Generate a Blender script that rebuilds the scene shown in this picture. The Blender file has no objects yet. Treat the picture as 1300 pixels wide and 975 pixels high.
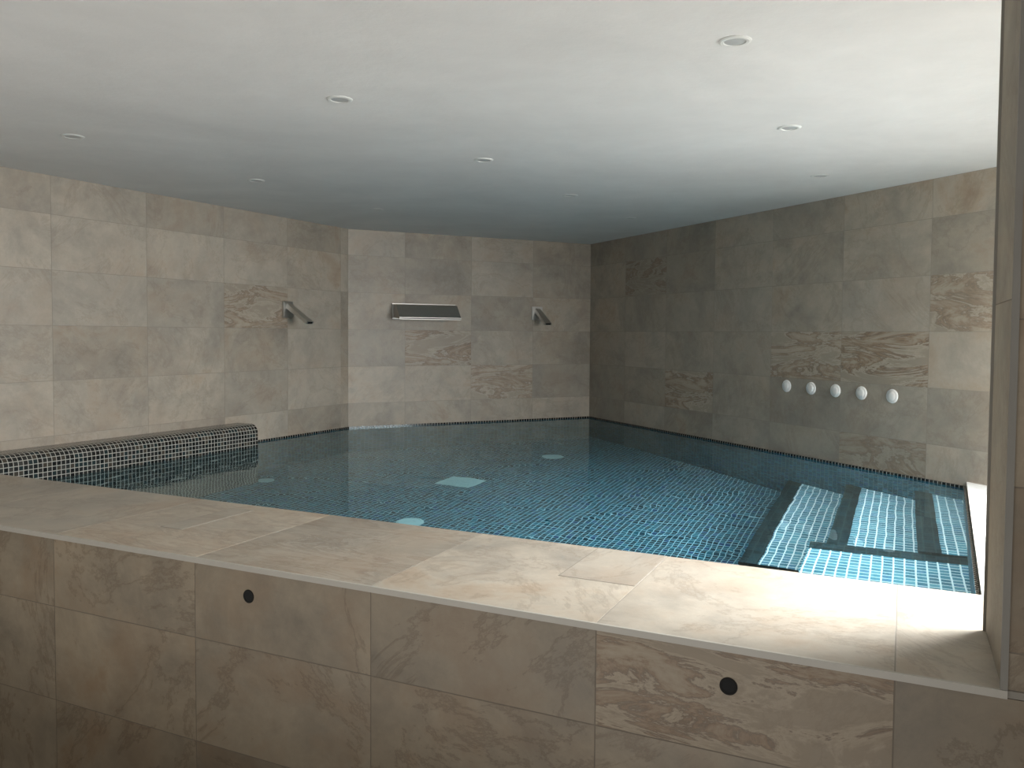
import bpy, math, random
from mathutils import Vector, Matrix
random.seed(7)
S = bpy.context.scene
COL = S.collection
V = Vector
# ------------------------------------------------------------------ camera
F = 1050.0; CX = 650.0
PITCH = math.radians(2.3); ROLL = math.radians(0.4)
CY = 424.4 + F*math.tan(PITCH)
EYE = V((0, 0, 1.55))
f0 = V((0, math.cos(PITCH), -math.sin(PITCH))); r0 = V((1, 0, 0)); u0 = V((0, math.sin(PITCH), math.cos(PITCH)))
cr = r0*math.cos(ROLL) + u0*math.sin(ROLL); cu = u0*math.cos(ROLL) - r0*math.sin(ROLL)
cd = bpy.data.cameras.new('camera'); cam = bpy.data.objects.new('camera', cd); COL.objects.link(cam)
cd.sensor_width = 36; cd.lens = F/1300*36; cd.shift_y = -(487.5-CY)/1300; cd.clip_start = .05
M = Matrix((cr, cu, -f0)).transposed().to_4x4(); M.translation = EYE
cam.matrix_world = M; S.camera = cam
def ray(px, py): return (cr*(px-CX) + cu*(CY-py) + f0*F).normalized()
def hz(px, py, z):
    d = ray(px, py); return EYE + d*((z-EYE.z)/d.z)
def hv(px, py, P, n):
    d = ray(px, py); return EYE + d*((P-EYE).dot(n)/d.dot(n))
def flat(v): return V((v.x, v.y, 0))
def isect(P, d, Q, e):
    den = d.x*e.y - d.y*e.x
    t = ((Q.x-P.x)*e.y - (Q.y-P.y)*e.x)/den
    return V((P.x+d.x*t, P.y+d.y*t, 0))
# ------------------------------------------------------------------ measured plan
zT = .899; zL = .914; zW = .78; zR = zW+.035; zF = zW-1.25
F0 = hz(0, 672, zT); F1 = hz(1272, 885, zT)
e1 = flat(F1-F0).normalized(); e2 = V((-e1.y, e1.x, 0))
O = flat(F1)
def W(a, b, z=0): return O + e1*a + e2*b + V((0, 0, z))
def ab(p): return ((flat(p)-O).dot(e1), (flat(p)-O).dot(e2))
I0 = hz(0, 603, zL); I1 = hz(1246, 752, zL)
wd = (ab(I0)[1] + ab(I1)[1])/2
C = flat(hz(748, 530, zW)); B = flat(hz(442, 543.5, zW))
dC = ray(750, 310); zC = 1.55 + dC.z/dC.y*C.y
L1 = flat(hz(0, 211, zC))
R1 = flat((hz(1228, 620, zW)+0*C)); R2 = flat(hz(1263, 212, zC))
dR = ((R1-C).normalized() + (R2-C).normalized()).normalized()     # toward viewer
dM = (B-C).normalized(); dL = (L1-B).normalized()
nR = V((-dR.y, dR.x, 0)); nR = nR if nR.dot(EYE-C) > 0 and nR.x < 0 else -nR
nM = V((dM.y, -dM.x, 0)); nM = nM if nM.y < 0 else -nM
nL = V((dL.y, -dL.x, 0)); nL = nL if nL.x > 0 else -nL
Q0 = flat(hz(1246, 752, zR)); Q1 = flat(hz(1228, 620, zR)); dQ = (Q1-Q0).normalized(); nQ = V((-dQ.y, dQ.x, 0))  # toward pool (left)
# ------------------------------------------------------------------ mesh builder
class MB:
    def __init__(s): s.v=[]; s.f=[]; s.m=[]; s.uv=[]; s.c=[]; s.sm=[]
    def quad(s, pts, m=0, uv=None, col=(0,0,0,1), smooth=False):
        i = len(s.v); s.v += [tuple(p) for p in pts]; s.f.append(tuple(range(i, i+len(pts)))); s.m.append(m)
        s.uv.append(uv or [(0,0)]*len(pts)); s.c.append(col); s.sm.append(smooth)
    def hexa(s, b, t, m=0, uvs=None):
        n = len(b)
        s.quad(list(reversed(b)), m, [(p[0], p[1]) for p in reversed(b)]); s.quad(t, m, [(p[0], p[1]) for p in t])
        for k in range(n):
            j = (k+1) % n; L = (V(b[j])-V(b[k])).length
            s.quad([b[k], b[j], t[j], t[k]], m, [(0, b[k][2]), (L, b[j][2]), (L, t[j][2]), (0, t[k][2])])
    def box(s, x0, x1, y0, y1, z0, z1, m=0):
        b = [V((x0,y0,z0)), V((x1,y0,z0)), V((x1,y1,z0)), V((x0,y1,z0))]
        s.hexa(b, [p+V((0,0,z1-z0)) for p in b], m)
    def prism(s, poly, z0, z1, m=0):
        area = sum(poly[i].x*poly[(i+1)%len(poly)].y-poly[(i+1)%len(poly)].x*poly[i].y for i in range(len(poly)))
        if area < 0: poly = list(reversed(poly))
        b = [V((p.x,p.y,z0)) for p in poly]; t = [V((p.x,p.y,z1)) for p in poly]
        s.hexa(b, t, m)
    def lathe(s, prof, n=28, m=0, axis='z', smooth=True):
        for i in range(n):
            a0 = 2*math.pi*i/n; a1 = 2*math.pi*(i+1)/n
            for k in range(len(prof)-1):
                (ra, za), (rb, zb) = prof[k], prof[k+1]
                P = lambda r, z, a: (r*math.cos(a), r*math.sin(a), z) if axis == 'z' else (r*math.cos(a), z, r*math.sin(a))
                pts = [P(ra,za,a0), P(ra,za,a1), P(rb,zb,a1), P(rb,zb,a0)]
                if ra < 1e-6: pts = [pts[0], pts[2], pts[3]]
                elif rb < 1e-6: pts = pts[:3]
                s.quad(pts, m, None, smooth=smooth)
    def tile(s, P, du, dv, n, u0, u1, v0, v1, m=1, st=0.0, h=.0007, g=.0013, base=0.0):
        u0 += g; u1 -= g; v0 += g; v1 -= g
        if u1-u0 < .004 or v1-v0 < .004: return
        c = (random.random(), random.random(), st, 1)
        uv = [(0,0), (u1-u0,0), (u1-u0,v1-v0), (0,v1-v0)]
        r = [P+du*u+dv*v+n*base for u, v in ((u0,v0),(u1,v0),(u1,v1),(u0,v1))]
        t = [p+n*h for p in r]
        flip = du.cross(dv).dot(n) < 0
        def q(pts, uvs):
            if flip: pts = pts[::-1]; uvs = uvs[::-1]
            s.quad(pts, m, uvs, c)
        q(t, uv)
        for k in range(4):
            j = (k+1) % 4; q([r[k], r[j], t[j], t[k]], [uv[k], uv[j], uv[j], uv[k]])
    def build(s, name, mats, parent=None, weld=False):
        me = bpy.data.meshes.new(name); me.from_pydata(s.v, [], s.f)
        for m in mats: me.materials.append(m)
        me.uv_layers.new(name='UVMap'); me.color_attributes.new('tile', 'FLOAT_COLOR', 'CORNER')
        us = []; cs = []
        for k, p in enumerate(me.polygons):
            p.material_index = s.m[k]; p.use_smooth = s.sm[k]
            for j in range(p.loop_total):
                us += list(s.uv[k][j])[:2]; cs += list(s.c[k])
        me.uv_layers['UVMap'].data.foreach_set('uv', us)
        me.color_attributes['tile'].data.foreach_set('color', cs)
        if weld:
            import bmesh
            bm = bmesh.new(); bm.from_mesh(me); bmesh.ops.remove_doubles(bm, verts=bm.verts, dist=1e-5)
            bmesh.ops.recalc_face_normals(bm, faces=bm.faces); bm.to_mesh(me); bm.free()
        me.update()
        o = bpy.data.objects.new(name, me); COL.objects.link(o)
        if parent: o.parent = parent
        return o
def struct(o, label=None):
    o['kind'] = 'structure'
    if label: o['label'] = label
    return o
def tag(o, label, cat, group=None):
    o['label'] = label; o['category'] = cat
    if group: o['group'] = group
    return o
def thing(name, label, cat, loc, rot=0, group=None):
    o = bpy.data.objects.new(name, None); COL.objects.link(o); o.location = loc; o.rotation_euler = (0, 0, rot); o.empty_display_size = .1
    return tag(o, label, cat, group)
# ------------------------------------------------------------------ materials
class N:
    def __init__(s, name):
        s.mat = bpy.data.materials.new(name); s.mat.use_nodes = True; s.nt = s.mat.node_tree
        s.bsdf = s.nt.nodes['Principled BSDF']; s.out = s.nt.nodes['Material Output']
    def n(s, t, **k):
        o = s.nt.nodes.new(t)
        for a, b in k.items(): setattr(o, a, b)
        return o
    def put(s, sock, v):
        if isinstance(v, bpy.types.NodeSocket): s.nt.links.new(v, sock)
        else: sock.default_value = v
    def math(s, op, a, b=0.0, c=0.0):
        o = s.n('ShaderNodeMath', operation=op); s.put(o.inputs[0], a); s.put(o.inputs[1], b); s.put(o.inputs[2], c); return o.outputs[0]
    def noise(s, vec, scale, detail=4, rough=.5, dist=0):
        o = s.n('ShaderNodeTexNoise'); s.put(o.inputs['Vector'], vec); s.put(o.inputs['Scale'], scale); s.put(o.inputs['Detail'], detail)
        s.put(o.inputs['Roughness'], rough); s.put(o.inputs['Distortion'], dist); return o.outputs[0]
    def ramp(s, fac, stops, interp='LINEAR'):
        o = s.n('ShaderNodeValToRGB'); s.put(o.inputs[0], fac); cr_ = o.color_ramp; cr_.interpolation = interp
        while len(cr_.elements) < len(stops): cr_.elements.new(.5)
        for e, (p, c) in zip(cr_.elements, stops): e.position = p; e.color = (*c, 1)
        return o.outputs[0]
    def mix(s, fac, a, b, mode='MIX'):
        o = s.n('ShaderNodeMix', data_type='RGBA', blend_type=mode); s.put(o.inputs[0], fac); 
        for k, v in ((6, a), (7, b)): s.put(o.inputs[k], v if isinstance(v, bpy.types.NodeSocket) else (*v, 1))
        return o.outputs[2]
    def vmath(s, op, a, b):
        o = s.n('ShaderNodeVectorMath', operation=op); s.put(o.inputs[0], a); s.put(o.inputs[1], b); return o.outputs[0]
    def bump(s, h, strength, dist):
        o = s.n('ShaderNodeBump'); s.put(o.inputs['Height'], h); s.put(o.inputs['Strength'], strength); s.put(o.inputs['Distance'], dist); return o.outputs[0]
    def set(s, **k):
        for a, b in k.items(): s.put(s.bsdf.inputs[a.replace('_', ' ')], b if not (isinstance(b, tuple) and len(b) == 3) else (*b, 1))
        return s.mat
def simple(name, col, rough, metal=0.0, var=.06, scale=20):
    m = N(name); tc = m.n('ShaderNodeTexCoord').outputs['Object']
    n = m.noise(tc, scale, 4)
    c = m.mix(n, tuple(x*(1-var) for x in col), tuple(min(1, x*(1+var)) for x in col))
    return m.set(Base_Color=c, Roughness=rough, Metallic=metal)
def tile_material(name, gain=(1.0,1.0,1.0), cloud=.36, vein=.20, spread=.26, calm=.14, rough=.32):
    m = N(name)
    uv = m.n('ShaderNodeUVMap', uv_map='UVMap').outputs[0]
    at = m.n('ShaderNodeAttribute', attribute_name='tile'); sep = m.n('ShaderNodeSeparateColor'); m.put(sep.inputs[0], at.outputs['Color'])
    r1, r2, st = sep.outputs
    off = m.n('ShaderNodeCombineXYZ'); m.put(off.inputs[0], m.math('MULTIPLY', r1, 41.)); m.put(off.inputs[1], m.math('MULTIPLY', r2, 57.)); m.put(off.inputs[2], m.math('MULTIPLY', r1, 13.))
    vec = m.vmath('ADD', uv, off.outputs[0])
    n1 = m.noise(vec, 2.4, 10, .66, .4)
    base = m.ramp(n1, [(.28, (.19,.18,.16)), (.40, (.30,.28,.242)), (.49, (.395,.362,.305)), (.56, (.48,.435,.36)), (.63, (.435,.35,.26)), (.74, (.32,.215,.135))])
    base = m.mix(m.math('MULTIPLY', r1, .5), base, m.mix(n1, (.22,.22,.208), (.44,.428,.388)))
    n2 = m.noise(vec, 11, 9, .76, .3)
    base = m.mix(m.math('MULTIPLY', n2, .66), base, m.mix(n2, (.08,.073,.06), (.73,.685,.59)))
    n3 = m.noise(vec, 3.6, 6, .6, .3)
    rc = m.n('ShaderNodeMapRange'); m.put(rc.inputs[0], n3); m.put(rc.inputs[1], .50); m.put(rc.inputs[2], .70); m.put(rc.inputs[3], 0.0); m.put(rc.inputs[4], cloud)
    base = m.mix(rc.outputs[0], base, (.34,.258,.185))
    base = m.mix(calm, base, (.38,.350,.298))
    v = m.noise(vec, 1.8, 9, .70, .8)
    ridge = m.math('ABSOLUTE', m.math('SUBTRACT', v, .5))
    rm = m.n('ShaderNodeMapRange'); m.put(rm.inputs[0], ridge); m.put(rm.inputs[1], 0.0); m.put(rm.inputs[2], .022); m.put(rm.inputs[3], vein); m.put(rm.inputs[4], 0.0)
    base = m.mix(rm.outputs[0], base, (.19,.145,.105))
    # strata tiles: torn layers of cream, rust and dark brown
    wv = m.vmath('MULTIPLY', vec, V((1.1, 4.4, 1.0)))
    s1 = m.noise(wv, 1.7, 13, .70, .9)
    strat = m.ramp(s1, [(.32, (.38,.34,.275)), (.44, (.35,.31,.25)), (.485, (.53,.485,.41)), (.508, (.16,.115,.08)), (.53, (.30,.205,.13)), (.57, (.42,.365,.29)), (.65, (.52,.48,.405)), (.69, (.22,.155,.105))])
    strat = m.mix(.22, strat, base)
    c = m.mix(st, base, strat)
    br = m.math('MULTIPLY_ADD', r2, spread, 1.05-spread/2)
    comb = m.n('ShaderNodeCombineColor'); 
    for i in range(3): m.put(comb.inputs[i], m.math('MULTIPLY', br, gain[i]))
    c = m.mix(1.0, c, comb.outputs[0], 'MULTIPLY')
    return m.set(Base_Color=c, Roughness=m.math('MULTIPLY_ADD', n2, .25, rough), Normal=m.bump(n2, .25, .004))
TILE = tile_material('stone_tile', (1.01,.958,.915))
TILE_F = tile_material('stone_tile_outer', (.72,.635,.53), .58, .45, .34, .0)  # same stone darkened; the outer room's dimness is put into the colour
GROUT = simple('grout', (.32,.29,.245), .85)
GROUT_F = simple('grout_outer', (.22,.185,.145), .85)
TRIM = simple('edge_trim_cream', (.50,.47,.41), .4)
TRIM_D = simple('edge_trim_dark', (.26,.245,.215), .6)  # darker tone for the pillar strips
def mosaic_material(name, stops, grout, rough=.12, gw=.435, sc_=40.):
    m = N(name); uv = m.n('ShaderNodeUVMap', uv_map='UVMap').outputs[0]
    sc = m.vmath('MULTIPLY', uv, V((sc_, sc_, sc_)))
    fr = m.vmath('FRACTION', sc, V((0,0,0))); fl = m.vmath('FLOOR', sc, V((0,0,0)))
    sp = m.n('ShaderNodeSeparateXYZ'); m.put(sp.inputs[0], fr)
    dx = m.math('ABSOLUTE', m.math('SUBTRACT', sp.outputs[0], .5)); dy = m.math('ABSOLUTE', m.math('SUBTRACT', sp.outputs[1], .5))
    g = m.math('GREATER_THAN', m.math('MAXIMUM', dx, dy), gw)
    wn = m.n('ShaderNodeTexWhiteNoise', noise_dimensions='3D'); m.put(wn.inputs['Vector'], m.vmath('ADD', fl, V((.5,.5,.5))))
    tc = m.ramp(wn.outputs['Value'], stops, 'CONSTANT')
    c = m.mix(g, tc, grout)
    if rough > .4: m.bsdf.inputs['Specular IOR Level'].default_value = .1
    return m.set(Base_Color=c, Roughness=m.math('MULTIPLY_ADD', g, .4, rough))
TEAL = [(0, (.004,.040,.066)), (.25, (.008,.092,.138)), (.5, (.007,.056,.092)), (.7, (.012,.130,.190)), (.85, (.012,.070,.18)), (.95, (.022,.175,.24))]
MOSAIC = mosaic_material('pool_mosaic', TEAL, (.33,.54,.60), .5, .425, 32.)
MOSAIC_W = mosaic_material('pool_wall_mosaic', TEAL, (.12,.19,.20), .5, .435, 30.)
MOSAIC_S = mosaic_material('step_mosaic_lit', [(0, (.03,.16,.22)), (.25, (.06,.23,.30)), (.5, (.04,.18,.25)), (.7, (.08,.28,.35)), (.85, (.06,.21,.32)), (.95, (.12,.32,.38))], (.82,.88,.87), .5, .42, 26.)  # tread brightness from shallow water and light put into the colour
MOSAIC_N = mosaic_material('dark_band_mosaic', [(0, (.004,.012,.016)), (.5, (.006,.02,.028)), (.8, (.008,.03,.04))], (.03,.05,.05), .5, .435, 24.)  # near-black mosaic for step edge bands and step sides
MOSAIC_D = mosaic_material('dark_mosaic', [(0, (.014,.014,.013)), (.25, (.035,.035,.032)), (.5, (.022,.022,.021)), (.7, (.022,.036,.038)), (.85, (.07,.058,.044)), (.95, (.06,.058,.052))], (.46,.445,.395), .15, .425, 40.)
def water_material():
    m = N('pool_water'); tc = m.n('ShaderNodeTexCoord').outputs['Object']
    m.nt.nodes.remove(m.bsdf)
    n1 = m.noise(tc, 1.6, 1, .5, .4); n2 = m.noise(m.vmath('MULTIPLY', tc, V((1,1.3,1))), 5.0, 1, .5, .3)
    h = m.math('MULTIPLY_ADD', n2, .24, n1)
    b = m.bump(h, .3, .017)
    gl = m.n('ShaderNodeBsdfGlass'); m.put(gl.inputs['Color'], (.82,.97,1.0,1)); m.put(gl.inputs['Roughness'], 0.0); m.put(gl.inputs['IOR'], 1.33); m.put(gl.inputs['Normal'], b)
    m.nt.links.new(gl.outputs[0], m.out.inputs['Surface'])
    return m.mat
WATER = water_material()
def plaster():
    m = N('white_plaster'); tc = m.n('ShaderNodeTexCoord').outputs['Object']
    n = m.noise(tc, 1.1, 7, .62, .6); n2 = m.noise(tc, 6, 6, .65)
    c = m.mix(n, (.57,.562,.54), (.87,.858,.828)); c = m.mix(m.math('MULTIPLY', n2, .34), c, (.48,.475,.455))
    return m.set(Base_Color=c, Roughness=.9, Normal=m.bump(n2, .3, .014))
PLASTER = plaster()
CHROME = simple('brushed_steel', (.50,.49,.46), .42, 1.0)
DARKSTEEL = simple('dark_steel', (.58,.57,.54), .42, 1.0)
WHITEP = simple('white_plastic', (.88,.87,.84), .45, var=.02)
LIGHTTRIM = simple('downlight_trim', (.66,.66,.63), .6)
LENS = simple('downlight_lens', (.46,.47,.46), .4)
BLACK = simple('black_void', (.006,.006,.006), .8)
BLACK_RIM = simple('black_rim', (.012,.011,.010), .9)
FLOORT = simple('floor_stone', (.20,.17,.13), .5)
FRAME = simple('window_frame_paint', (.6,.6,.58), .4)
DRAIN = simple('pale_fitting', (.50,.76,.78), .4)
# ------------------------------------------------------------------ room shell
ZJ = [.08+.3*k for k in range(0, 9)]
def rng(a, b, js):
    js = sorted(j for j in js if a+.01 < j < b-.01); js = [a]+js+[b]
    return list(zip(js[:-1], js[1:]))
def tiled_wall(name, P, d, n, L, z0, z1, cols, zj, strata=(), label=None, ztile=None, ext0=0, ext1=0):
    mb = MB()
    A = P-d*ext0; E = P+d*(L+ext1)
    mb.prism([A, E, E-n*.14, A-n*.14], z0, z1, 0)
    for (a, b) in rng(0, L, cols):
        for (c, e) in rng(ztile if ztile is not None else z0, z1, zj):
            st = 0.0
            for (sa, sz), w_ in strata:
                if a < sa < b and c < sz < e: st = w_
            mb.tile(P, d, V((0,0,1)), n, a, b, c, e, 1, st)
    return struct(mb.build(name, [GROUT, TILE]), label)
WOFF = .75
Wn = Q0 - nQ*WOFF       # window wall line
ER = isect(C, dR, Wn, dQ); LR = (ER-C).length
def sR(px, py): return (hv(px, py, C, nR)-C).dot(dR), hv(px, py, C, nR).z
def sM(px, py): return (hv(px, py, C, nM)-C).dot(dM), hv(px, py, C, nM).z
def sL(px, py): return (hv(px, py, B, nL)-B).dot(dL), hv(px, py, B, nL).z
tiled_wall('wall_right', C, dR, nR, LR, zF-.1, zC, [.6*k for k in range(1,12)], ZJ, [(sR(820,354),.7), (sR(872,493),.9), (sR(1018,450),.8), (sR(1115,450),1.0), (sR(1115,585),.6), (sR(1215,378),.7)], 'stone tiled wall with the row of white buttons', zW-.1, ext0=.14)
tiled_wall('wall_back', C, dM, nM, (B-C).length, zF-.1, zC, [.6*k for k in range(1,5)], ZJ, [(sM(555,442),.9), (sM(637,484),.7)], 'short stone tiled wall with the wide water blade', zW-.1, ext1=.05)
tiled_wall('wall_left', B, dL, nL, 9.0, 0-.6, zC, [.09+.6*k for k in range(0,16)], ZJ, [(sL(327,385),.75)], 'long stone tiled wall on the left', .0)
LW = isect(O+e1*0, e1, B, dL); aL = ab(LW)[0]
aR = 2.2
af = ab(hv(471, 750, O, e2))[0]
mb = MB()
LI = isect(W(0, wd), e1, B, dL)
QI = isect(W(0, wd), e1, Q0, dQ); WI = isect(W(0, wd), e1, Wn, dQ)
mb.prism([LW, W(aR, 0), W(aR, wd), LI], 0, zT-.001, 0)
cols = [af+.6*k for k in range(-8, 8)]
P0 = W(0, 0)
for (a, b) in rng(aL, aR, cols):
    for (c, e) in rng(0, zT, [.683, .383, .083]):
        st = .85 if (a < ab(hv(925, 830, O, e2))[0] < b and e > .8) else 0.0
        mb.tile(P0, e1, V((0,0,1)), -e2, a, b, c, e, 1, st)
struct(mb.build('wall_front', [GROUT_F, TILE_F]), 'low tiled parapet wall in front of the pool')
mb = MB()
mb.prism([LW, W(aR, 0), W(aR, wd), LI], zT, zL-.002, 0)
PT = W(0, 0, zL-.002)
for (a, b) in rng(aL-.2, aR, cols):
    mb.tile(PT, e1, e2, V((0,0,1)), a, b, .0, wd, 1, .35 if a < af-.5 < b or a < af-1.1 < b else 0.0)
def patch(px0, px1, y0, y1):    # a cut tile let into a bigger one
    mb.tile(PT, e1, e2, V((0,0,1)), px0-.0026, px1+.0026, y0-.0026, y1+.0026, 0, 0, h=.0004, g=0, base=.0007)
    mb.tile(PT, e1, e2, V((0,0,1)), px0, px1, y0, y1, 1, 0, h=.0004, g=0, base=.0011)
p = ab(hz(710, 730, zL)); q = ab(hz(845, 707, zL))
patch(p[0], af+.6-.004, p[1], wd-.002)
p = ab(hz(205, 668, zL)); q = ab(hz(320, 648, zL)); patch(min(p[0],q[0]), max(p[0],q[0]), min(p[1],q[1]), max(p[1],q[1]))
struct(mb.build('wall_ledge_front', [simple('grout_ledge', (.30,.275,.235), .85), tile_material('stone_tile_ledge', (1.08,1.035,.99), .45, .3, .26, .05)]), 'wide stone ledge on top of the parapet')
mb = MB(); mb.prism([W(aL, -.007), W(.008, -.007), W(.008, -.0), W(aL, -.0)], zT, zL+.0, 0)
struct(mb.build('trim_1', [TRIM]), 'cream edge strip along the front of the ledge')
# jamb
jt = ab(hz(1247, 800, zL))[1]
mb = MB(); mb.prism([W(0,0), W(aR,0), W(aR,jt), W(0,jt)], zL, zC, 0)
for (a, b) in rng(0, aR, cols):
    for (c, e) in rng(zL, zC, [.983+.3*k for k in range(6)]): mb.tile(P0, e1, V((0,0,1)), -e2, a, b, c, e, 1, 0)
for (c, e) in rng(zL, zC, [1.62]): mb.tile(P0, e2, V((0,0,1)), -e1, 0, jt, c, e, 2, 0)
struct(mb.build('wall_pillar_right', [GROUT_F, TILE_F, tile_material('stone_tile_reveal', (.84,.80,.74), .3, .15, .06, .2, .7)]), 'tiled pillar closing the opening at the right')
mb = MB()
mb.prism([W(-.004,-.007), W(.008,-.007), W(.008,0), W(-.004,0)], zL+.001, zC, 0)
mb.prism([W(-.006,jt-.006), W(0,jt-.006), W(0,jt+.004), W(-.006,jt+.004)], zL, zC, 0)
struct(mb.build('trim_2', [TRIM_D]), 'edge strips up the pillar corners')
# right pool ledge and window wall
RI = isect(C, dR, Q0, dQ)
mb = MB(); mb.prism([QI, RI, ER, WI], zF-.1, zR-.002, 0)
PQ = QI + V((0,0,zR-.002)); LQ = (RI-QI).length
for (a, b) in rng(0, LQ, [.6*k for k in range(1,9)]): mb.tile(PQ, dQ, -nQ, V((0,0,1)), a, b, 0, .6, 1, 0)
struct(mb.build('wall_ledge_right', [GROUT, tile_material('stone_tile_overlit', (1.9,2.05,2.3))]), 'bright stone ledge beside the pool steps')  # overexposure by the window put into the tile colour as extra gain
WJ = isect(W(0, jt), e1, Wn, dQ); LWd = (ER-WJ).length
mb = MB()
mb.prism([WJ, ER, ER-nQ*.14, WJ-nQ*.14], 0, zR+.02, 0)
mb.prism([WJ, ER, ER-nQ*.14, WJ-nQ*.14], zC-.1, zC, 0)
struct(mb.build('wall_window_side', [PLASTER]), 'wall below and above the side window')
mb = MB()
for k in range(4):
    s = LWd*k/3; s0 = max(0, s-.025); s1 = min(LWd, s+.025)
    A = WJ+dQ*s0; E = WJ+dQ*s1; mb.prism([A-nQ*.04, E-nQ*.04, E-nQ*.10, A-nQ*.10], zR+.02, zC-.1, 0)
for z in (zR+.02, zC-.15): mb.prism([WJ-nQ*.04, ER-nQ*.04, ER-nQ*.10, WJ-nQ*.10], z, z+.05, 0)
struct(mb.build('window_1', [FRAME]), 'side window frame beyond the pillar')
# ceiling, floor
mb = MB(); mb.box(-6, 6, -1.2, 10, zC, zC+.12, 0); struct(mb.build('ceiling', [PLASTER]), 'smooth white plaster ceiling with downlights')
mb = MB(); mb.prism([W(aL-1,0), W(aR,0), W(aR,-4.5), W(aL-1,-4.5)], -.08, 0, 0); struct(mb.build('floor', [FLOORT]), 'stone floor before the parapet')
# ------------------------------------------------------------------ pool
pool = thing('swimming_pool', 'indoor pool lined with dark teal mosaic, full of clear water', 'pool', (C.x, C.y, zF))
poly = [LI, B, C, RI, QI]
ins = .012
def inset(poly, d):
    out = []; n = len(poly); c = sum(poly, V((0,0,0)))/n
    lines = []
    for i in range(n):
        a, b = poly[i], poly[(i+1)%n]; t = (b-a).normalized(); nn = V((-t.y, t.x, 0)); nn = nn if nn.dot(c-a) > 0 else -nn
        lines.append((a+nn*d, t))
    for i in range(n): out.append(isect(*lines[i-1], *lines[i]))
    return out
pin = inset(poly, ins)
def pl(v): return V(v)-V((C.x, C.y, zF))
mb = MB()
fl = [V((p.x,p.y,zF)) for p in pin]
area = sum(fl[i].x*fl[(i+1)%5].y-fl[(i+1)%5].x*fl[i].y for i in range(5))
if area < 0: pin = pin[::-1]; fl = fl[::-1]; poly = poly[::-1]
mb.quad([pl(p) for p in fl], 0, [ab(p) for p in fl])
for i in range(5):
    a, b = pin[i], pin[(i+1)%5]; L = (b-a).length; zm = zW-.002; zt = zW+.012
    P_ = lambda p, z: pl((p.x, p.y, z))
    mb.quad([P_(b,zF), P_(a,zF), P_(a,zm), P_(b,zm)], 2, [(L,zF),(0,zF),(0,zm),(L,zm)])
    mb.quad([P_(b,zm), P_(a,zm), P_(a,zt), P_(b,zt)], 1, [(L,.004),(0,.004),(0,.0222),(L,.0222)])
    c, d = inset(poly, .001)[i], inset(poly, .001)[(i+1)%5]
    mb.quad([P_(b,zt), P_(a,zt), P_(c,zt), P_(d,zt)], 1, [(L,.003),(0,.003),(0,.02),(L,.02)])
mb.build('basin', [MOSAIC, MOSAIC_D, MOSAIC_W], pool)
mb = MB()
wp = [pl((p.x, p.y, zW)) for p in inset(poly, ins+.001)]
mb.quad(wp, 0, [(p.x, p.y) for p in wp])
w = mb.build('water_surface', [WATER], pool); w['label'] = 'clear rippled water surface'
def refr(px, py, z):
    p = hz(px, py, zW); d = ray(px, py); n = V((0,0,1)); eta = 1/1.33
    c = -d.dot(n); t = d*eta + n*(eta*c-math.sqrt(1-eta*eta*(1-c*c)))
    return p + t*((z-zW)/t.z)
s3 = (ab(refr(1012,612,zW-.88))[0]+ab(refr(958,708,zW-.88))[0])/2
s2 = ab(refr(1085,622,zW-.58))[0]; s1 = ab(refr(1175,630,zW-.33))[0]
bp = ab(refr(1140,697,zW-.33))[1]
NW = .08
s3 -= .05; s2 -= NW*.6; s1 -= NW*.6
def mosaic_block(name, pts, z1, label=None, band_w=.0):
    mb = MB(); pts = [V((p.x,p.y,0)) for p in pts]
    area = sum(pts[i].x*pts[(i+1)%len(pts)].y-pts[(i+1)%len(pts)].x*pts[i].y for i in range(len(pts)))
    if area < 0: pts = pts[::-1]
    mb.quad([pl((p.x,p.y,z1)) for p in pts], 0, [ab(p) for p in pts])
    for i in range(len(pts)):
        a, b = pts[i], pts[(i+1)%len(pts)]; L = (b-a).length
        mb.quad([pl((a.x,a.y,zF)), pl((b.x,b.y,zF)), pl((b.x,b.y,z1)), pl((a.x,a.y,z1))], 1, [(0,zF),(L,zF),(L,z1),(0,z1)])
    o = mb.build(name, [MOSAIC_S, MOSAIC_N], pool)
    if label: o['label'] = label
    return o
def wallR(a): return isect(W(a,0), e2, C+nR*.013, dR)
def slab(name, pts, z, parent, label):
    mb = MB(); area = sum(pts[i].x*pts[(i+1)%4].y-pts[(i+1)%4].x*pts[i].y for i in range(4))
    if area < 0: pts = pts[::-1]
    b_ = [pl((p.x,p.y,z-.03)) for p in pts]; t_ = [pl((p.x,p.y,z+.004)) for p in pts]
    for i in range(4):
        j = (i+1)%4; L = (pts[j]-pts[i]).length
        mb.quad([b_[i], b_[j], t_[j], t_[i]], 0, [(0,0),(L,0),(L,.034),(0,.034)])
    mb.quad(t_, 0, [ab(p) for p in pts]); o = mb.build(name, [MOSAIC_N], parent); o['label'] = label
def band(parent, a0, b0, w_, z):  # dark band laid along the left edge of a step
    slab('band', [W(a0-.004,b0), W(a0+w_,b0), wallR(a0+w_), wallR(a0-.004)], z, parent, 'dark step nosing')
QL = Q0+nQ*.013
rq = isect(C+nR*.013, dR, QL, dQ)
b3 = bp+.12
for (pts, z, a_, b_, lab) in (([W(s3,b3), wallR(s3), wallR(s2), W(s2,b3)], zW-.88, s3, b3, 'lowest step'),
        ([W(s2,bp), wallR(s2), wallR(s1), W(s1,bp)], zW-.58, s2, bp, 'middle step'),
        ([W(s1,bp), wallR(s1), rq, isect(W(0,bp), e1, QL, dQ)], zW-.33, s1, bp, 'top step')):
    o = mosaic_block('step', pts, z, lab); band(o, a_, b_, NW, z)
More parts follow.
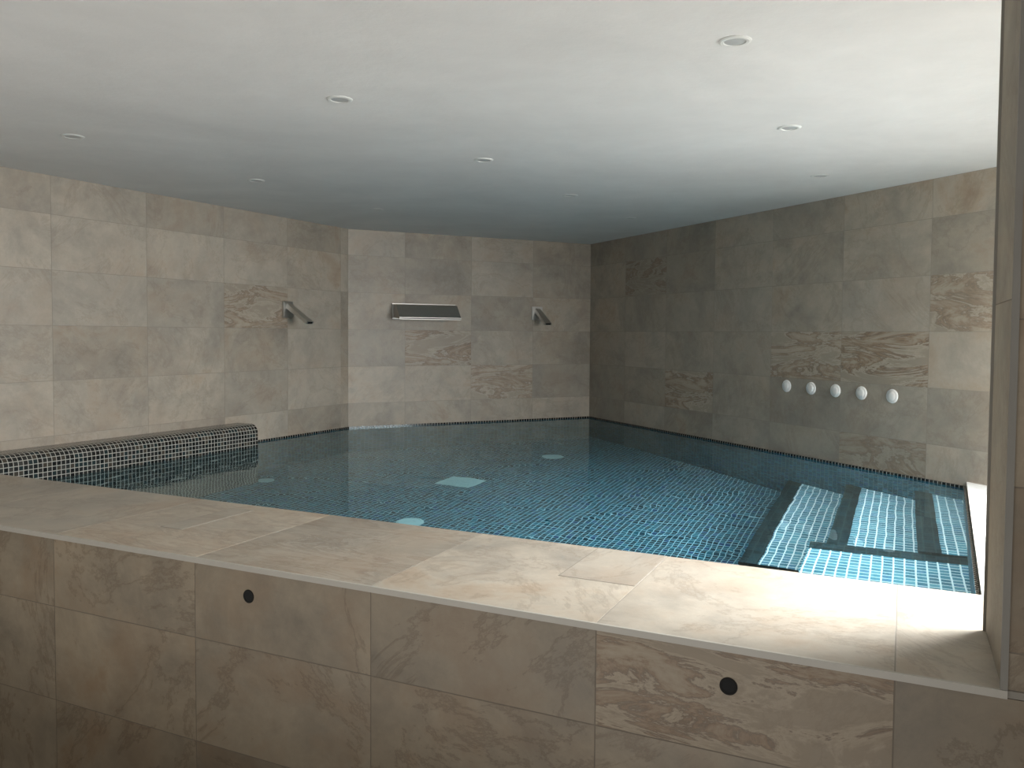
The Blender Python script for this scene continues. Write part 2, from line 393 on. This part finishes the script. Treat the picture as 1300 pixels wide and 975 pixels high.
o = mosaic_block('landing', [W(s2-.05,wd+.013), W(s2-.05,bp), isect(W(0,bp), e1, QL, dQ), isect(W(0,wd+.013), e1, QL, dQ)], zW-.36)
slab('band', [W(s2-.05,bp-.10), W(s2-.05,bp+.004), isect(W(0,bp+.004), e1, QL, dQ), isect(W(0,bp-.10), e1, QL, dQ)], zW-.36, o, 'dark landing edge')
# mosaic weir bench on the left wall
E = flat(hz(327, 567, zW)); se = (E-B).dot(dL); ow = (E-B).dot(nL); sf = (LI-B).dot(dL)-.015
zB = zL+.018
prof = [(.0, zF+.001), (ow, zF+.001), (ow, zB-.06)]
for k in range(1, 9):
    a = math.pi/2*k/8; prof.append((ow-.06+.06*math.cos(a), zB-.06+.06*math.sin(a)))
prof += [(.02, zB), (.0, zB)]
mb = MB(); t = 0
def wpnt(s, o, z): return pl(B+dL*s+nL*(o+.003)+V((0,0,z)))
for k in range(len(prof)-1):
    (o0, z0), (o1, z1) = prof[k], prof[k+1]; t1 = t+math.hypot(o1-o0, z1-z0)
    mb.quad([wpnt(se,o0,z0), wpnt(sf,o0,z0), wpnt(sf,o1,z1), wpnt(se,o1,z1)], 0, [(se,t),(sf,t),(sf,t1),(se,t1)]); t = t1
for s in (se, sf): mb.quad([wpnt(s,o,z) for o, z in prof], 0, [(o, z) for o, z in prof])
o = mb.build('overflow_weir', [MOSAIC_D], pool); o['label'] = 'raised black mosaic overflow wall along the left wall'
# pool floor fittings
def disc(name, p, r, label, cat, mat):
    t = thing(name, label, cat, p); mb = MB(); mb.lathe([(r,0),(r,.008),(r*.82,.014),(r*.8,.010)]); mb.build('rim', [mat], t)
    mb = MB(); mb.lathe([(r*.8,.010),(r*.5,.012),(0,.013)]); mb.build('cover', [DRAIN], t)
disc('pool_floor_inlet', refr(702,580,zF+.001), .085, 'round pale inlet cover on the pool floor toward the far corner', 'pool fitting', DRAIN)
disc('pool_floor_inlet', refr(520,663,zF+.001), .08, 'round pale inlet cover on the pool floor nearest the front ledge', 'pool fitting', DRAIN)
disc('pool_floor_inlet', refr(338,610,zF+.001), .06, 'small round inlet cover on the pool floor near the mosaic overflow wall', 'pool fitting', DRAIN)
dp = refr(585,612,zF+.001)
t = thing('pool_drain', 'square pale drain cover in the middle of the pool floor', 'drain', dp, math.atan2(e1.y, e1.x))
mb = MB(); mb.box(-.13,.13,-.13,.13,0,.012); mb.build('frame', [DRAIN], t)
mb = MB()
for k in range(8): mb.box(-.115,.115,-.115+k*.03,-.115+k*.03+.019,.013,.018)
mb.build('grille', [DRAIN], t)
# ------------------------------------------------------------------ downlights
DL = [((933,52),'largest ceiling downlight, nearest the camera at top right'),
      ((431,126),'ceiling downlight above the left half, second nearest the camera'),
      ((92,173),'ceiling downlight farthest left, above the long left wall'),
      ((1002,162),'ceiling downlight on the right, just beyond the nearest one'),
      ((614,203),'ceiling downlight in the middle of the ceiling'),
      ((325,229),'ceiling downlight above the left wall spout'),
      ((1041,223),'ceiling downlight closest to the right wall, above the buttons'),
      ((724,248),'ceiling downlight near the far corner, in front of the last one'),
      ((479,266),'ceiling downlight close to the bend of the left and back walls'),
      ((800,277),'smallest ceiling downlight, farthest away by the far right corner')]
for (px, py), lab in DL:
    p = hz(px, py, zC); t = thing('ceiling_downlight', lab, 'ceiling light', p, 0, 'recessed ceiling downlights')
    mb = MB(); mb.lathe([(.047,0),(.0465,-.002),(.040,-.0045),(.032,-.004),(.030,-.001)]); mb.build('trim_ring', [LIGHTTRIM], t)
    mb = MB(); mb.lathe([(.030,-.002),(.024,-.0022),(.012,-.003),(0,-.0032)]); mb.build('lens', [LENS], t)
# ------------------------------------------------------------------ spouts
def rotn(n): return math.atan2(-n.x, n.y)
def spout(p, n, lab, yaw=0):
    t = thing('water_spout', lab, 'spout', p+n*.003, rotn(n), 'narrow wall spouts')
    mb = MB(); mb.box(-.052,.052,0,.014,-.060,.060); mb.box(-.044,.044,.014,.018,-.052,.052); mb.build('wall_plate', [DARKSTEEL], t)
    mb = MB(); n_ = 6; ring = []
    sl = -.125/.205; ln = math.hypot(1, sl); up = V((0, -sl/ln, 1/ln))
    for k in range(n_+1):
        s = k/n_; y = .014+.205*s; z = .028-.125*s; hw = .024+.010*s; hh = .019-.009*s
        c = V((0,y,z)); r = []
        for a, b in ((-1,-.8),(-.93,-1),(.93,-1),(1,-.8),(1,.8),(.93,1),(-.93,1),(-1,.8)): r.append(c+V((hw*a,0,0))+up*(hh*b))
        ring.append(r)
    for k in range(n_):
        for j in range(8): mb.quad([ring[k][j], ring[k][(j+1)%8], ring[k+1][(j+1)%8], ring[k+1][j]], 0, smooth=False)
    mb.quad(ring[-1]); mb.quad(ring[0][::-1]); mb.build('spout', [DARKSTEEL], t, weld=True)
    mb = MB(); e = ring[-1]; c = sum(e, V((0,0,0)))/8; mb.quad([c+(q-c)*.7+V((0,.001,-.0004)) for q in e]); mb.build('outlet', [BLACK], t)
spout(hv(364,393,B,nL), nL, 'steel spout with square plate on the left wall')
spout(hv(681,398,C,nM), nM, 'small steel spout on the back wall, right of the wide blade')
pc = hv(538,396,C,nM); hwid = (hv(578,397,C,nM)-hv(498,397,C,nM)).length/2
t = thing('waterfall_blade', 'wide polished steel waterfall blade on the back wall', 'waterfall spout', pc+nM*.003, rotn(nM))
mb = MB(); mb.box(-hwid,hwid,0,.012,-.064,.066); mb.build('wall_plate', [CHROME], t)
def extr(mb, x0, x1, q):
    n = len(q); mb.quad([V((x0,y,z)) for y, z in q]); mb.quad([V((x1,y,z)) for y, z in reversed(q)])
    for i in range(n):
        (a, b), (c, d) = q[i], q[(i+1)%n]; mb.quad([V((x0,a,b)), V((x1,a,b)), V((x1,c,d)), V((x0,c,d))])
mb = MB(); extr(mb, -hwid*.96, hwid*.96, [(.012,.060),(.05,.058),(.08,.050),(.17,-.050),(.17,-.055),(.08,.040),(.05,.048),(.012,.050)]); mb.build('blade', [CHROME], t, weld=True)
mb = MB(); extr(mb, -hwid*.94, hwid*.94, [(.012,-.050),(.10,-.058),(.168,-.068),(.168,-.063),(.10,-.053),(.012,-.045)]); mb.build('lower_lip', [CHROME], t, weld=True)
for sx in (-1, 1):
    mb = MB(); x = sx*hwid*.95
    extr(mb, x-.003, x+.003, [(.012,.056),(.05,.054),(.08,.046),(.17,-.052),(.168,-.066),(.10,-.056),(.012,-.048)]); mb.build('cheek', [CHROME], t, weld=True)
# ------------------------------------------------------------------ white wall buttons
words = ['white round wall button farthest from the pillar, first of five', 'white round wall button, second of five from the far corner', 'white round wall button in the middle of the row of five', 'white round wall button, second of five from the pillar', 'white round wall button nearest the pillar, last of five']
for (px, py), lab in zip(((999,490),(1030,493),(1061,496),(1094,499),(1133,503)), words):
    t = thing('wall_button', lab, 'button', hv(px,py,C,nR)+nR*.002, rotn(nR), 'white buttons on the right wall')
    mb = MB(); mb.lathe([(.040,0),(.039,.003),(.034,.006),(.026,.007)], axis='y'); mb.build('rim', [WHITEP], t, weld=False)
    mb = MB(); mb.lathe([(.026,.0065),(.025,.009),(.018,.012),(.008,.013),(0,.0133)], axis='y'); mb.build('cap', [WHITEP], t)
# ------------------------------------------------------------------ black round fittings in parapet
for (px, py), lab in zip(((316,757),(925,871)), ('small black round recessed fitting in the parapet, left one', 'small black round recessed fitting in the striped parapet tile')):
    t = thing('recessed_fitting', lab, 'recessed light', hv(px,py,O,e2)-e2*.0012, rotn(-e2), 'recessed fittings in the parapet')
    mb = MB(); mb.lathe([(.0185,0),(.0183,.0012),(.0165,.0018),(.014,.0014),(.0135,.0004)], axis='y'); mb.build('bezel', [BLACK_RIM], t)
    mb = MB(); mb.lathe([(.0135,.0005),(.006,.0006),(0,.0007)], axis='y'); mb.build('lens', [BLACK], t)
# ------------------------------------------------------------------ light
def area(name, loc, zax, xax, sx, sy, e, col, spread):
    ld = bpy.data.lights.new(name, 'AREA'); ld.shape = 'RECTANGLE'; ld.size = sx; ld.size_y = sy; ld.energy = e; ld.color = col; ld.spread = math.radians(spread)
    lo = bpy.data.objects.new(name, ld); COL.objects.link(lo)
    zax = zax.normalized(); yax = zax.cross(xax).normalized(); xax = yax.cross(zax)
    mm = Matrix((xax, yax, zax)).transposed().to_4x4(); mm.translation = loc; lo.matrix_world = mm
tl = math.radians(32)
area('window_daylight', (WJ+ER)/2 - nQ*.32 + V((0,0,(zC+zR)/2)), -nQ*math.cos(tl)+V((0,0,math.sin(tl))), dQ, LWd-.1, zC-zR-.25, 92, (1.0,.99,.98), 128)
# added narrow fill lamps beside the window, brightening the ledges
src = WJ + dQ*.75 + nQ*.02 + V((0,0,2.15)); tgt = W(-.22, .50, zL)
area('ledge_fill_beam', src, src-tgt, dQ, .9, .35, 14, (.94,.97,1.0), 62)
src2 = WJ + dQ*1.5 + nQ*.02 + V((0,0,2.1)); tgt2 = (QI+RI)/2 - nQ*.10 + V((0,0,zR))
area('ledge_fill_beam_far', src2, src2-tgt2, dQ, 1.4, .3, 20, (.93,.97,1.0), 56)
# added fill lamp imitating daylight bounced off the outer room's floor
area('outer_room_fill', W(-1.8,-1.3,.1), V((0,0,-1))-e2*.55, e1, 3.4, .8, 17, (1.0,.985,.96), 108)
# added fills just below the surface, standing in for daylight through the water
area('underwater_fill', W(-1.25, wd+1.9, zW-.02), V((0,0,1)), e1, 2.6, 2.9, 24, (.86,.96,1.0), 165)
area('underwater_step_fill', W(-.38, wd+2.0, zW-.03), V((0,0,1)), e1, .8, 2.0, 4.5, (.92,.98,1.0), 150)
wld = bpy.data.worlds.new('world'); S.world = wld; wld.use_nodes = True
wld.node_tree.nodes['Background'].inputs[0].default_value = (1.0,.98,.95,1); wld.node_tree.nodes['Background'].inputs[1].default_value = .50
S.view_settings.view_transform = 'Standard'
